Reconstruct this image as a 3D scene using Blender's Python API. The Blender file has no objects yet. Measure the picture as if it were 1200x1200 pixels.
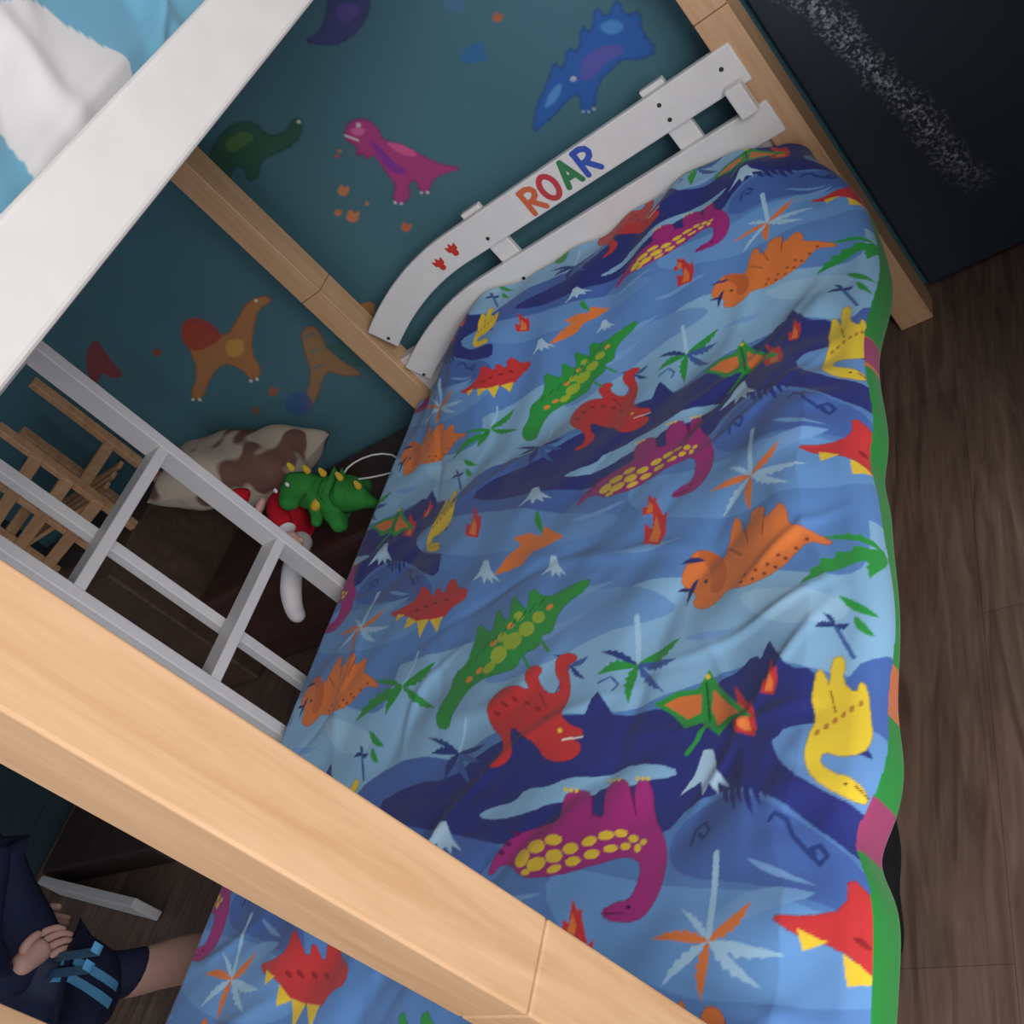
import bpy, bmesh, math, random
import numpy as np
from mathutils import Vector, Matrix
random.seed(3); rng=np.random.default_rng(5)
S=bpy.context.scene
F=1216.7; CAMZ=1.55
R=np.array([[0.733,-0.31,-0.6055],[0.2159,-0.7382,0.6392],[0.6451,0.5992,0.4742]])
# ---------- survey helpers: rectify a traced outline onto a known real surface ----------
def ray(p):
    r=R@np.array([p[0]-600.,p[1]-600.,F]); return np.array([r[0],r[1],-r[2]])
def on_x(p,X): d=ray(p); s=X/d[0]; return np.array([X,d[1]*s,CAMZ+d[2]*s])
def on_y(p,Y): d=ray(p); s=Y/d[1]; return np.array([d[0]*s,Y,CAMZ+d[2]*s])
def on_z(p,Z): d=ray(p); s=(Z-CAMZ)/d[2]; return np.array([d[0]*s,d[1]*s,Z])
def lin(c):
    o=[]
    for v in c[:3]:
        v/=255.; o.append(v/12.92 if v<=.04045 else ((v+.055)/1.055)**2.4)
    return tuple(o)
# ---------- materials ----------
def mat(name,col,rough=.6,spec=.4,var=0,scale=20,bump=0,bscale=200):
    m=bpy.data.materials.new(name); m.use_nodes=True; nt=m.node_tree; b=nt.nodes['Principled BSDF']
    c=lin(col); b.inputs['Roughness'].default_value=rough; b.inputs['Specular IOR Level'].default_value=spec
    tc=nt.nodes.new('ShaderNodeTexCoord')
    n=nt.nodes.new('ShaderNodeTexNoise'); n.inputs['Scale'].default_value=scale; n.inputs['Detail'].default_value=4
    nt.links.new(tc.outputs['Object'],n.inputs['Vector'])
    r=nt.nodes.new('ShaderNodeValToRGB'); v=max(var,.03)
    r.color_ramp.elements[0].position=.3; r.color_ramp.elements[1].position=.7
    r.color_ramp.elements[0].color=(*[x*(1-v) for x in c],1); r.color_ramp.elements[1].color=(*[min(1,x*(1+v)) for x in c],1)
    nt.links.new(n.outputs['Fac'],r.inputs[0]); nt.links.new(r.outputs[0],b.inputs['Base Color'])
    if bump:
        n2=nt.nodes.new('ShaderNodeTexNoise'); n2.inputs['Scale'].default_value=bscale; nt.links.new(tc.outputs['Object'],n2.inputs['Vector'])
        bp=nt.nodes.new('ShaderNodeBump'); bp.inputs['Strength'].default_value=bump; bp.inputs['Distance'].default_value=.002
        nt.links.new(n2.outputs['Fac'],bp.inputs['Height']); nt.links.new(bp.outputs[0],b.inputs['Normal'])
    return m
def wood(name,c1,c2,axis='Z',rough=.45,seed=0):
    m=bpy.data.materials.new(name); m.use_nodes=True; nt=m.node_tree; b=nt.nodes['Principled BSDF']
    b.inputs['Roughness'].default_value=rough
    tc=nt.nodes.new('ShaderNodeTexCoord'); mp=nt.nodes.new('ShaderNodeMapping')
    sc={'Z':(14,14,1.2),'Y':(14,1.2,14),'X':(1.2,14,14)}[axis]; mp.inputs['Scale'].default_value=sc
    mp.inputs['Location'].default_value=(seed*3.1,seed,seed*.7)
    nt.links.new(tc.outputs['Object'],mp.inputs['Vector'])
    n=nt.nodes.new('ShaderNodeTexNoise'); n.inputs['Scale'].default_value=2.2; n.inputs['Detail'].default_value=6; n.inputs['Distortion'].default_value=.8
    n2=nt.nodes.new('ShaderNodeTexNoise'); n2.inputs['Scale'].default_value=12; n2.inputs['Detail'].default_value=3
    for q in (n,n2): nt.links.new(mp.outputs[0],q.inputs['Vector'])
    r=nt.nodes.new('ShaderNodeValToRGB'); r.color_ramp.elements[0].position=.32; r.color_ramp.elements[1].position=.68
    r.color_ramp.elements[0].color=(*lin(c1),1); r.color_ramp.elements[1].color=(*lin(c2),1)
    ad=nt.nodes.new('ShaderNodeMath'); ad.operation='MULTIPLY_ADD'; ad.inputs[1].default_value=.3
    mu=nt.nodes.new('ShaderNodeMath'); mu.operation='MULTIPLY'; mu.inputs[1].default_value=.7
    nt.links.new(n.outputs['Fac'],mu.inputs[0]); nt.links.new(n2.outputs['Fac'],ad.inputs[0]); nt.links.new(mu.outputs[0],ad.inputs[2])
    nt.links.new(ad.outputs[0],r.inputs[0]); nt.links.new(r.outputs[0],b.inputs['Base Color'])
    return m
def vcol(name,rough=.85,bump=.25,bs=60,sheen=.15):
    m=bpy.data.materials.new(name); m.use_nodes=True; nt=m.node_tree; b=nt.nodes['Principled BSDF']
    a=nt.nodes.new('ShaderNodeVertexColor'); a.layer_name='print'
    nt.links.new(a.outputs[0],b.inputs['Base Color']); b.inputs['Roughness'].default_value=rough
    b.inputs['Specular IOR Level'].default_value=.25; b.inputs['Sheen Weight'].default_value=sheen
    if bump:
        tc=nt.nodes.new('ShaderNodeTexCoord'); n=nt.nodes.new('ShaderNodeTexNoise'); n.inputs['Scale'].default_value=bs; n.inputs['Detail'].default_value=5
        nt.links.new(tc.outputs['Object'],n.inputs['Vector']); bp=nt.nodes.new('ShaderNodeBump'); bp.inputs['Strength'].default_value=bump; bp.inputs['Distance'].default_value=.003
        nt.links.new(n.outputs['Fac'],bp.inputs['Height']); nt.links.new(bp.outputs[0],b.inputs['Normal'])
    return m
M_pine=wood('pine_wood',(192,148,108),(213,174,136))
M_white=mat('white_paint',(210,206,204),.35,.4,.02)
M_rail=mat('rail_white_paint',(228,225,224),.35,.4,.02)
M_grey=mat('cool_white_paint',(220,217,218),.4,.4,.03)
# ---------- mesh helpers ----------
def link(o): S.collection.objects.link(o); return o
def empty(name,loc=(0,0,0)):
    e=bpy.data.objects.new(name,None); e.location=loc; e.empty_display_size=.1; return link(e)
def par(o,p):
    o.parent=p
    if p: o.matrix_parent_inverse=Matrix.Translation(p.location).inverted()
    return o
def mk(name,verts,faces,m,parent=None,smooth=False):
    me=bpy.data.meshes.new(name); me.from_pydata([tuple(map(float,v)) for v in verts],[],faces); me.update()
    bm=bmesh.new(); bm.from_mesh(me); bmesh.ops.recalc_face_normals(bm,faces=bm.faces); bm.to_mesh(me); bm.free()
    if smooth:
        for p in me.polygons: p.use_smooth=True
    me.materials.append(m); o=link(bpy.data.objects.new(name,me)); par(o,parent); return o
def box(name,a,b,m,parent=None,bev=.004):
    x0,y0,z0=a;x1,y1,z1=b
    v=[(x0,y0,z0),(x1,y0,z0),(x1,y1,z0),(x0,y1,z0),(x0,y0,z1),(x1,y0,z1),(x1,y1,z1),(x0,y1,z1)]
    f=[(0,3,2,1),(4,5,6,7),(0,1,5,4),(1,2,6,5),(2,3,7,6),(3,0,4,7)]
    o=mk(name,v,f,m,parent)
    if bev:
        bv=o.modifiers.new('b','BEVEL'); bv.width=bev; bv.segments=3; bv.limit_method='ANGLE'
    return o
def beam(name,p,q,w,h,m,parent=None,bev=.003,up=(0,0,1)):
    p=Vector(p);q=Vector(q);d=(q-p);d.normalize();u=Vector(up)
    s=d.cross(u)
    if s.length<1e-3: s=d.cross(Vector((1,0,0)))
    s.normalize();u=s.cross(d)
    v=[]
    for t in (p,q):
        for a,b in((-1,-1),(1,-1),(1,1),(-1,1)): v.append(t+s*a*w/2+u*b*h/2)
    f=[(0,1,2,3),(7,6,5,4),(0,4,5,1),(1,5,6,2),(2,6,7,3),(3,7,4,0)]
    o=mk(name,v,f,m,parent)
    if bev:
        bv=o.modifiers.new('b','BEVEL'); bv.width=bev; bv.segments=2
    return o
def prism(name,pts2,y0,y1,m,parent=None,bev=.003):
    n=len(pts2); v=[(x,y0,z) for x,z in pts2]+[(x,y1,z) for x,z in pts2]
    f=[tuple(range(n)),tuple(range(2*n-1,n-1,-1))]+[(i,(i+1)%n,n+(i+1)%n,n+i) for i in range(n)]
    o=mk(name,v,f,m,parent)
    if bev:
        bv=o.modifiers.new('b','BEVEL'); bv.width=bev; bv.segments=2; bv.limit_method='ANGLE'
    return o
def skin(name,verts,edges,m,parent=None,root=0,sub=2):
    me=bpy.data.meshes.new(name); me.from_pydata([tuple(v[:3]) for v in verts],edges,[]); me.update()
    o=link(bpy.data.objects.new(name,me)); par(o,parent)
    o.modifiers.new('s','SKIN'); o.modifiers.new('d','SUBSURF').levels=sub; o.modifiers['d'].render_levels=sub
    me.materials.append(m)
    for i,v in enumerate(verts):
        sv=me.skin_vertices[0].data[i]; r=v[3]; sv.radius=(r,r) if not isinstance(r,tuple) else r; sv.use_root=(i==root)
    o.modifiers['s'].use_smooth_shade=True
    return o
def fbm(x,y,seed,f0,n=10,spread=.5,ang=None):
    g=np.random.default_rng(seed); o=np.zeros_like(x)
    for i in range(n):
        a=g.uniform(0,math.pi) if ang is None else ang+g.uniform(-.45,.45)
        f=f0*g.uniform(1-spread,1+spread)*2*math.pi; o+=np.sin((x*math.cos(a)+y*math.sin(a))*f+g.uniform(0,6.28))
    return o/math.sqrt(n)
def sst(t): t=np.clip(t,0,1); return t*t*(3-2*t)
def grid_obj(name,P,col,m,parent=None):
    ny,nx=P.shape[:2]; me=bpy.data.meshes.new(name)
    idx=np.arange(ny*nx).reshape(ny,nx); q=np.stack([idx[:-1,:-1],idx[:-1,1:],idx[1:,1:],idx[1:,:-1]],-1).reshape(-1,4)
    me.vertices.add(ny*nx); me.vertices.foreach_set('co',P.reshape(-1).astype(np.float32))
    me.loops.add(q.size); me.loops.foreach_set('vertex_index',q.reshape(-1).astype(np.int32))
    me.polygons.add(len(q)); me.polygons.foreach_set('loop_start',np.arange(0,q.size,4,dtype=np.int32))
    try: me.polygons.foreach_set('loop_total',np.full(len(q),4,np.int32))
    except Exception: pass
    me.polygons.foreach_set('use_smooth',np.ones(len(q),bool)); me.update(calc_edges=True)
    a=me.color_attributes.new('print','FLOAT_COLOR','POINT'); c=np.ones((ny*nx,4),np.float32); c[:,:3]=col.reshape(-1,3); a.data.foreach_set('color',c.reshape(-1))
    me.materials.append(m); return par(link(bpy.data.objects.new(name,me)),parent)
# ---------- printed-artwork canvases (metric, on a real surface) ----------
class Canvas:
    def __init__(s,nx,ny,base,tp): s.a=np.zeros((ny,nx,3),np.float32); s.a[:]=lin(base); s.nx=nx;s.ny=ny;s.tp=tp;s.wrap=True;s.res=.001
cv=None
def put(ins,x0,y0,col,k=1.):
    iy,ix=np.nonzero(ins); iy=iy+y0; ix=ix+x0
    if cv.wrap: iy%=cv.ny; ix%=cv.nx
    else:
        m=(iy>=0)&(iy<cv.ny)&(ix>=0)&(ix<cv.nx); iy=iy[m];ix=ix[m]
    cv.a[iy,ix]=cv.a[iy,ix]*(1-k)+np.array(lin(col),np.float32)*k
def poly(pts,col,k=1.):
    P=np.array([cv.tp(p) for p in pts])
    x0,y0=np.floor(P.min(0)).astype(int)-1; x1,y1=np.ceil(P.max(0)).astype(int)+1
    gx,gy=np.meshgrid(np.arange(x0,x1)+.5,np.arange(y0,y1)+.5); ins=np.zeros(gx.shape,bool)
    for i in range(len(P)):
        a=P[i];b=P[(i+1)%len(P)]
        if abs(a[1]-b[1])<1e-9: continue
        ins^=((a[1]>gy)!=(b[1]>gy))&(gx<(b[0]-a[0])*(gy-a[1])/(b[1]-a[1])+a[0])
    put(ins,x0,y0,col,k)
def smooth(pts,n=2):
    P=[np.array(p,float) for p in pts]
    for _ in range(n):
        Q=[]
        for i in range(len(P)):
            a=P[i];b=P[(i+1)%len(P)]; Q+= [a*.75+b*.25,a*.25+b*.75]
        P=Q
    return [tuple(p) for p in P]
def stroke(pts,w,col,k=1.):
    P=np.array([cv.tp(p) for p in pts]); hw=w/cv.res/2
    for i in range(len(P)-1):
        a,b=P[i],P[i+1]; lo=np.floor(np.minimum(a,b)-hw-1).astype(int); hi=np.ceil(np.maximum(a,b)+hw+1).astype(int)
        gx,gy=np.meshgrid(np.arange(lo[0],hi[0])+.5,np.arange(lo[1],hi[1])+.5); d=b-a;L=max(d@d,1e-6)
        t=np.clip(((gx-a[0])*d[0]+(gy-a[1])*d[1])/L,0,1); m=(gx-a[0]-t*d[0])**2+(gy-a[1]-t*d[1])**2<hw*hw
        put(m,lo[0],lo[1],col,k)
def outl(pts,col,w=.0022,it=1):
    q=smooth(pts,it) if it else pts; poly(q,col)
    dk=tuple(v*.55 for v in col); stroke(q+[q[0]],w,dk,.45)
def leaf(p,q,w,col,teeth=0):
    p=np.array(p,float);q=np.array(q,float);d=q-p;n=np.array([-d[1],d[0]])/np.linalg.norm(d)
    up=[];dn=[]
    for t in np.linspace(0,1,13):
        ww=w*math.sin(math.pi*min(1,t**.8))*.5; bend=n*w*.35*math.sin(math.pi*t)
        j=1 if not teeth or int(round(t*12))%2 else .45
        up.append(p+d*t+bend+n*ww*j); dn.append(p+d*t+bend-n*ww)
    poly([tuple(v) for v in up+dn[::-1]],col)
def blob(x,y,rx,ry,col,a=0,k=1.):
    n=10; poly([(x+rx*math.cos(t)*math.cos(a)-ry*math.sin(t)*math.sin(a),y+rx*math.cos(t)*math.sin(a)+ry*math.sin(t)*math.cos(a)) for t in np.linspace(0,2*math.pi,n+1)[:-1]],col,k)
# ================= ROOM =================
def floor_mat():
    m=bpy.data.materials.new('dark_laminate'); m.use_nodes=True; nt=m.node_tree; b=nt.nodes['Principled BSDF']
    tc=nt.nodes.new('ShaderNodeTexCoord'); mp=nt.nodes.new('ShaderNodeMapping'); mp.inputs['Rotation'].default_value=(0,0,math.radians(90))
    nt.links.new(tc.outputs['Object'],mp.inputs['Vector'])
    br=nt.nodes.new('ShaderNodeTexBrick'); br.inputs['Scale'].default_value=1; br.inputs['Brick Width'].default_value=1.25; br.inputs['Row Height'].default_value=.19
    br.inputs['Mortar Size'].default_value=.0006; br.inputs['Color1'].default_value=(*lin((132,110,98)),1); br.inputs['Color2'].default_value=(*lin((118,97,86)),1); br.inputs['Mortar'].default_value=(*lin((82,65,56)),1)
    nt.links.new(mp.outputs[0],br.inputs['Vector'])
    mp2=nt.nodes.new('ShaderNodeMapping'); mp2.inputs['Scale'].default_value=(20,1.8,1); nt.links.new(tc.outputs['Object'],mp2.inputs['Vector'])
    n=nt.nodes.new('ShaderNodeTexNoise'); n.inputs['Scale'].default_value=1.6; n.inputs['Detail'].default_value=8; n.inputs['Distortion'].default_value=1.6
    nt.links.new(mp2.outputs[0],n.inputs['Vector'])
    r=nt.nodes.new('ShaderNodeValToRGB'); r.color_ramp.elements[0].position=.3; r.color_ramp.elements[1].position=.75
    r.color_ramp.elements[0].color=(.46,.43,.41,1); r.color_ramp.elements[1].color=(1.15,1.12,1.08,1)
    nt.links.new(n.outputs['Fac'],r.inputs[0])
    mx=nt.nodes.new('ShaderNodeMix'); mx.data_type='RGBA'; mx.blend_type='MULTIPLY'; mx.inputs[0].default_value=1
    nt.links.new(br.outputs[0],mx.inputs[6]); nt.links.new(r.outputs[0],mx.inputs[7]); nt.links.new(mx.outputs[2],b.inputs['Base Color'])
    b.inputs['Roughness'].default_value=.5
    return m
box('floor',(-4.3,-1.6,-.05),(1.6,2.35,0),floor_mat(),bev=0)
TEAL=(76,116,129)
M_wall=mat('teal_wall_paint',TEAL,.7,.2,.08,3)
box('wall_head',(-4.3,2.3,0),(1.6,2.4,2.5),M_wall,bev=0)
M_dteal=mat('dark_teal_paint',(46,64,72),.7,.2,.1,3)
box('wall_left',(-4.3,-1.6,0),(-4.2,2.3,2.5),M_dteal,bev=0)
box('ceiling',(-4.3,-1.6,2.5),(1.6,2.4,2.55),mat('ceiling_paint',(225,225,225),.9,.1),bev=0)
box('baseboard_left',(-4.2,-1.6,0),(-4.185,2.29,.1),M_dteal)
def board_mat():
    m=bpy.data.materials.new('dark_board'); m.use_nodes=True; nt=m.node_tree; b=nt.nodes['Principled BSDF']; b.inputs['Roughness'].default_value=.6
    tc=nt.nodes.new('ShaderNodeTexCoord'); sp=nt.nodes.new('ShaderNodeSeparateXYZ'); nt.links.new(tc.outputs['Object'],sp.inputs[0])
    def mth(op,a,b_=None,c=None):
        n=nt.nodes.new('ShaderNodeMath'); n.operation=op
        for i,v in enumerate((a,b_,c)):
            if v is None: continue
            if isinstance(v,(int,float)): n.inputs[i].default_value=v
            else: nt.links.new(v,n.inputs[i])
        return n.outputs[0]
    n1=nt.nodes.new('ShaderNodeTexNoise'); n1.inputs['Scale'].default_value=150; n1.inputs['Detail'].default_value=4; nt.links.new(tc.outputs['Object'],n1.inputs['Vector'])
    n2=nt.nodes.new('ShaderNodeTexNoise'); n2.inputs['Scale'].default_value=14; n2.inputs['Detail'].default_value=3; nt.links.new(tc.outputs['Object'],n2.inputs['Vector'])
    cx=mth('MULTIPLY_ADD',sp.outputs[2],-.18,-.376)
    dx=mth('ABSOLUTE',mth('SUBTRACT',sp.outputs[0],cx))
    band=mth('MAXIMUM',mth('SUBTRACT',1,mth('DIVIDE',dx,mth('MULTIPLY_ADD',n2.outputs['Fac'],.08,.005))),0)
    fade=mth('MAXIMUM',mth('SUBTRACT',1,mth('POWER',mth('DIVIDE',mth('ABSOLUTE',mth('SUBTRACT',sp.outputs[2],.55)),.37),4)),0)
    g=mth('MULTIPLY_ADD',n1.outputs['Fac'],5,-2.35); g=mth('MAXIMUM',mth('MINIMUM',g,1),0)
    msk=mth('MULTIPLY',mth('MULTIPLY',mth('MULTIPLY',g,fade),band),.9)  # pale speckled streak: reflected glare painted into the base colour
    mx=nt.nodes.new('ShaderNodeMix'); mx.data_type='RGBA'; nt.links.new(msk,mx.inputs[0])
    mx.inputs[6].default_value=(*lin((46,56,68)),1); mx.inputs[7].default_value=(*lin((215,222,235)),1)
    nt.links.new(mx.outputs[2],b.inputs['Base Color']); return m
box('dark_panel',(-.62,2.27,0.01),(1.5,2.298,2.3),board_mat())  # plain dark panel set over the right part of the head wall
# wall mural (printed dinosaurs on the teal wall)
MX0,MZ0,MR=-3.6,.45,.0026
cv=Canvas(int((-.625-MX0)/MR),int(1.35/MR),TEAL,lambda p:((on_y(p,2.297)[0]-MX0)/MR,(on_y(p,2.297)[2]-MZ0)/MR)); cv.wrap=False; cv.res=MR
GX,GZ=np.meshgrid(MX0+np.arange(cv.nx)*MR,MZ0+np.arange(cv.ny)*MR)
mo=.10*fbm(GX,GZ,31,.8,8)+.05*fbm(GX,GZ,32,2.5,10)
cv.a*=(1+.5*mo)[...,None].astype(np.float32)
def D(pts,c,it=1,k=.84): poly(smooth(pts,it),c,k)
def edge(pts,c,w=.006): q=smooth(pts,1); stroke(q+[q[0]],w,c,.38)
P=[(403,152),(412,140),(428,138),(442,148),(450,165),(470,168),(492,180),(518,193),(543,196),(520,203),(507,210),(502,224),(492,224),(488,210),(478,214),(482,226),(474,238),(460,236),(464,216),(455,205),(445,190),(437,180),(430,187),(425,178),(418,184),(418,170),(406,165)]
D(P,(190,56,130)); edge(P,(110,30,90))
D([(432,160),(446,172),(462,190),(478,200),(470,205),(455,198),(440,178)],(130,60,160)); D([(408,152),(420,148),(430,152),(420,160)],(225,115,170)); blob(420,146,2.5,2.5,(250,240,240)); blob(420.5,146,1.2,1.2,(20,20,20))
D([(450,165),(470,168),(492,180),(480,184),(462,176)],(225,100,155)); stroke([(404,158),(420,164)],.004,(245,235,235))
for x,y in [(463,237),(470,238),(494,225),(501,225)]: blob(x,y,1.6,1.6,(235,225,225))
c0=(695,72)
def gb(L,k=1.10): return [(c0[0]+(x-c0[0])*k,c0[1]+(y-c0[1])*k) for x,y in L]
P=gb([(628,152),(632,120),(645,95),(652,70),(662,82),(667,55),(680,62),(682,30),(693,42),(698,8),(710,25),(722,0),(730,22),(748,14),(748,38),(768,60),(745,70),(728,68),(715,80),(700,95),(696,125),(683,130),(680,105),(665,115),(655,128),(643,138)],1.06)
D(P,(48,98,185)); edge(P,(25,55,125))
D([(680,70),(700,55),(725,50),(735,60),(710,72),(695,92),(680,95)],(100,95,175)); D([(636,130),(645,105),(660,95),(655,115)],(95,155,215)); D([(700,30),(720,20),(735,32),(715,42)],(85,145,212)); blob(672,92,3,3,(230,230,240)); blob(672,92,1.4,1.4,(20,20,30))
for x,y in [(684,130),(690,130),(696,127)]: blob(x,y,1.6,1.6,(210,220,235))
P=[(355,48),(375,38),(383,15),(385,-10),(432,-10),(433,12),(420,35),(400,50),(380,52)]
D(P,(76,68,130)); edge(P,(40,35,80)); D([(390,10),(410,0),(425,10),(405,30)],(100,85,155))
P=[(243,188),(252,165),(265,150),(280,142),(298,142),(312,158),(330,158),(348,134),(356,148),(346,168),(322,180),(306,186),(302,208),(290,212),(286,195),(274,194),(268,210),(256,204)]
D(P,(48,92,62)); edge(P,(26,58,40)); D([(262,165),(285,152),(300,160),(285,172),(268,180)],(85,125,70)); blob(350,142,2,2,(240,240,230))
P=[(212,385),(225,374),(245,385),(265,395),(280,370),(290,352),(312,345),(320,352),(302,362),(297,385),(294,412),(308,435),(297,447),(280,430),(262,425),(247,440),(237,468),(222,466),(232,435),(222,410)]
D(P,(188,122,62)); edge(P,(115,70,40))
D([(210,392),(216,372),(240,372),(262,392),(252,402),(232,412),(220,408)],(170,62,54)); D([(262,400),(285,395),(286,415),(268,420)],(212,158,80)); blob(300,352,2,2,(240,230,200))
for x,y in [(294,446),(301,444),(226,468),(234,468)]: blob(x,y,2,2,(230,220,200))
P=[(352,385),(370,380),(380,400),(400,422),(430,440),(400,440),(382,433),(374,460),(362,484),(352,478),(366,440),(356,410)]
D(P,(166,120,74)); edge(P,(90,65,45)); D([(372,400),(398,405),(425,352),(442,350),(432,430),(410,430)],(70,108,104)); D([(420,356),(440,352),(438,375),(425,380)],(205,135,75))
for k in range(4): stroke([(358+k*5,395+k*18),(368+k*5,390+k*18)],.006,(60,120,130),.8)
D([(100,412),(112,395),(122,410),(132,425),(147,440),(130,444),(120,435),(112,452),(102,440)],(140,54,56))
D([(330,470),(352,455),(368,470),(360,488),(340,486)],(65,100,150)); D([(515,0),(540,-12),(548,12),(530,16)],(80,122,160),1,.7)
for x,y,s,c in [(402,222,8,(215,130,72)),(413,252,9,(215,130,72)),(476,265,7,(210,108,66)),(583,19,7,(195,100,60)),(396,248,5,(210,125,70)),(320,458,7,(175,100,55)),(184,412,6,(145,78,50)),(300,480,6,(145,92,55)),(240,205,5,(140,90,55)),(395,182,3,(185,84,76)),(398,176,3,(210,130,70)),(430,238,3,(210,130,70))]:
    D([(x-s,y+s*.4),(x-s*.3,y-s),(x+s*.2,y-s*.2),(x+s,y-s*.7),(x+s*.7,y+s*.6),(x,y+s)],c,1)
D([(535,70),(550,52),(568,46),(566,62),(575,68),(552,75)],(55,112,168)); D([(262,290),(280,300),(276,312),(258,305)],(75,115,130),1)
for _ in range(2):
    a=cv.a; cv.a=(a*2+np.roll(a,1,0)+np.roll(a,-1,0)+np.roll(a,1,1)+np.roll(a,-1,1))/6
grid_obj('dinosaur_wall_mural',np.stack([GX,np.full_like(GX,2.2975),GZ],-1)[:,::-1],cv.a[:,::-1],vcol('mural_print',.65,0,30,0))
# ================= BUNK BED =================
bed=empty('bunk_bed',(-1.3,1.2,0))
h=.04
M_joint=mat('joint_dark',(120,80,50))
for nm,(x,y) in {'post_head_near':(-.66,2.19),'post_head_far':(-1.96,2.19),'post_foot_near':(-.66,.277),'post_foot_far':(-1.96,.277)}.items():
    box(nm+'_lower',(x-h,y-h,0),(x+h,y+h,.903),M_pine,bed,.003)
    box(nm+'_upper',(x-h,y-h,.9045),(x+h,y+h,1.66),M_pine,bed,.003)
    box(nm+'_dowel',(x-h+.003,y-h+.003,.9),(x+h-.003,y+h-.003,.91),M_joint,bed,0)
box('upper_side_board_near',(-.70,.32,1.488),(-.655,2.15,1.562),M_white,bed,.006)
box('upper_side_board_far',(-1.985,.32,1.488),(-1.945,2.15,1.562),M_white,bed,.006)
box('upper_end_board_head',(-1.92,2.17,1.488),(-.70,2.21,1.60),M_white,bed)
box('upper_end_board_foot',(-1.92,.257,1.488),(-.70,.297,1.60),M_white,bed)
box('upper_base',(-1.94,.32,1.49),(-.705,2.15,1.51),mat('plywood',(190,150,105),.6),bed,0)
box('lower_side_rail_near',(-.705,.32,.24),(-.675,2.15,.36),M_pine,bed)
box('lower_side_rail_far',(-1.975,.32,.2),(-1.94,2.15,.36),M_white,bed)
box('lower_end_head',(-1.92,2.17,.2),(-.70,2.21,.60),M_white,bed)
box('lower_end_foot',(-1.92,.257,.2),(-.70,.297,.36),M_white,bed)
box('lower_base',(-1.935,.32,.22),(-.71,2.15,.25),mat('slats',(190,150,105),.6),bed,0)
rail=bed
def slat(name,zc,hw,zend,x1=-.66):
    c=[]
    for t in np.linspace(0,1,5): c.append((x1+( -1.5-x1)*t,zc))
    for t in np.linspace(.08,1,14):
        x=-1.5-.385*t; zz=zc-(zc-zend)*(t**1.9); c.append((x,zz))
    c=np.array(c); tg=np.gradient(c,axis=0); tg/=np.linalg.norm(tg,axis=1)[:,None]; n=np.stack([-tg[:,1],tg[:,0]],1)
    top=c+n*hw; bot=c-n*hw
    return prism(name,[tuple(p) for p in top]+[tuple(p) for p in bot[::-1]],2.145,2.165,M_rail,rail,.004)
RY=2.145
slat('guard_rail_upper_slat',.792,.047,.69)
slat('guard_rail_lower_slat',.65,.041,.545)
for i,x in enumerate((-1.40,-.85)):
    box('guard_rail_upright_%d'%i,(x-.03,2.1655,.61),(x+.03,2.183,.85),M_rail,rail,.003)
box('guard_rail_end_bracket',(-.715,2.115,.69),(-.675,2.144,.765),M_rail,rail,.004)
M_screw=mat('screw',(60,55,55),.3)
def disc(name,x,z,r,y,m,parent):
    n=16; v=[(x+r*math.cos(t),y,z+r*math.sin(t)) for t in np.linspace(0,2*math.pi,n+1)[:-1]]+[(x+r*math.cos(t),y+.002,z+r*math.sin(t)) for t in np.linspace(0,2*math.pi,n+1)[:-1]]
    return mk(name,v,[tuple(range(n)),tuple(range(2*n-1,n-1,-1))]+[(i,(i+1)%n,n+(i+1)%n,n+i) for i in range(n)],m,parent)
for i,(x,z) in enumerate([(-1.865,.685),(-1.87,.535),(-1.40,.77),(-1.40,.63),(-.85,.81),(-.85,.77),(-.85,.63),(-.70,.80)]): disc('screw_%d'%i,x,z,.005,RY-.0015,M_screw,rail)
def ribbon(name,lines,w,x0,z0,s,m):
    bm=bmesh.new(); y=RY-.0012
    for li,L in enumerate(lines):
        L=[(x0+a*s,z0+b*s) for a,b in L]
        for i in range(len(L)-1):
            (ax,az),(bx,bz)=L[i],L[i+1]; d=math.hypot(bx-ax,bz-az); nx,nz=-(bz-az)/d*w/2,(bx-ax)/d*w/2; a0=math.atan2(nz,nx)
            pts=[(bx+math.cos(a0-t)*w/2,bz+math.sin(a0-t)*w/2) for t in np.linspace(0,math.pi,9)]+[(ax+math.cos(a0+math.pi-t)*w/2,az+math.sin(a0+math.pi-t)*w/2) for t in np.linspace(0,math.pi,9)]
            y-=.00004; bm.faces.new([bm.verts.new((px,y,pz)) for px,pz in pts])
    me=bpy.data.meshes.new(name); bm.to_mesh(me); bm.free(); me.materials.append(m); par(link(bpy.data.objects.new(name,me)),rail)
LR=[[(0,0),(.02,1)],[(0,1),(.32,1.02),(.52,.92),(.58,.76),(.5,.6),(.3,.5),(.02,.48)],[(.22,.48),(.6,0)]]
LO=[[(.32+.32*math.cos(t),.5+.5*math.sin(t)) for t in np.linspace(0,2*math.pi,21)]]
LA=[[(0,0),(.32,1)],[(.32,1),(.64,0)],[(.12,.32),(.52,.32)]]
for i,(L,x,z,col) in enumerate([(LR,-1.252,.758,(215,108,70)),(LO,-1.198,.762,(200,66,76)),(LA,-1.138,.766,(62,130,86)),(LR,-1.080,.766,(62,90,185))]):
    ribbon('rail_letter_%d'%i,L,.0145,x,z,.062,mat('letter_%d'%i,col,.4))
M_fp=mat('footprint_red',(205,60,50),.4)
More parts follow.
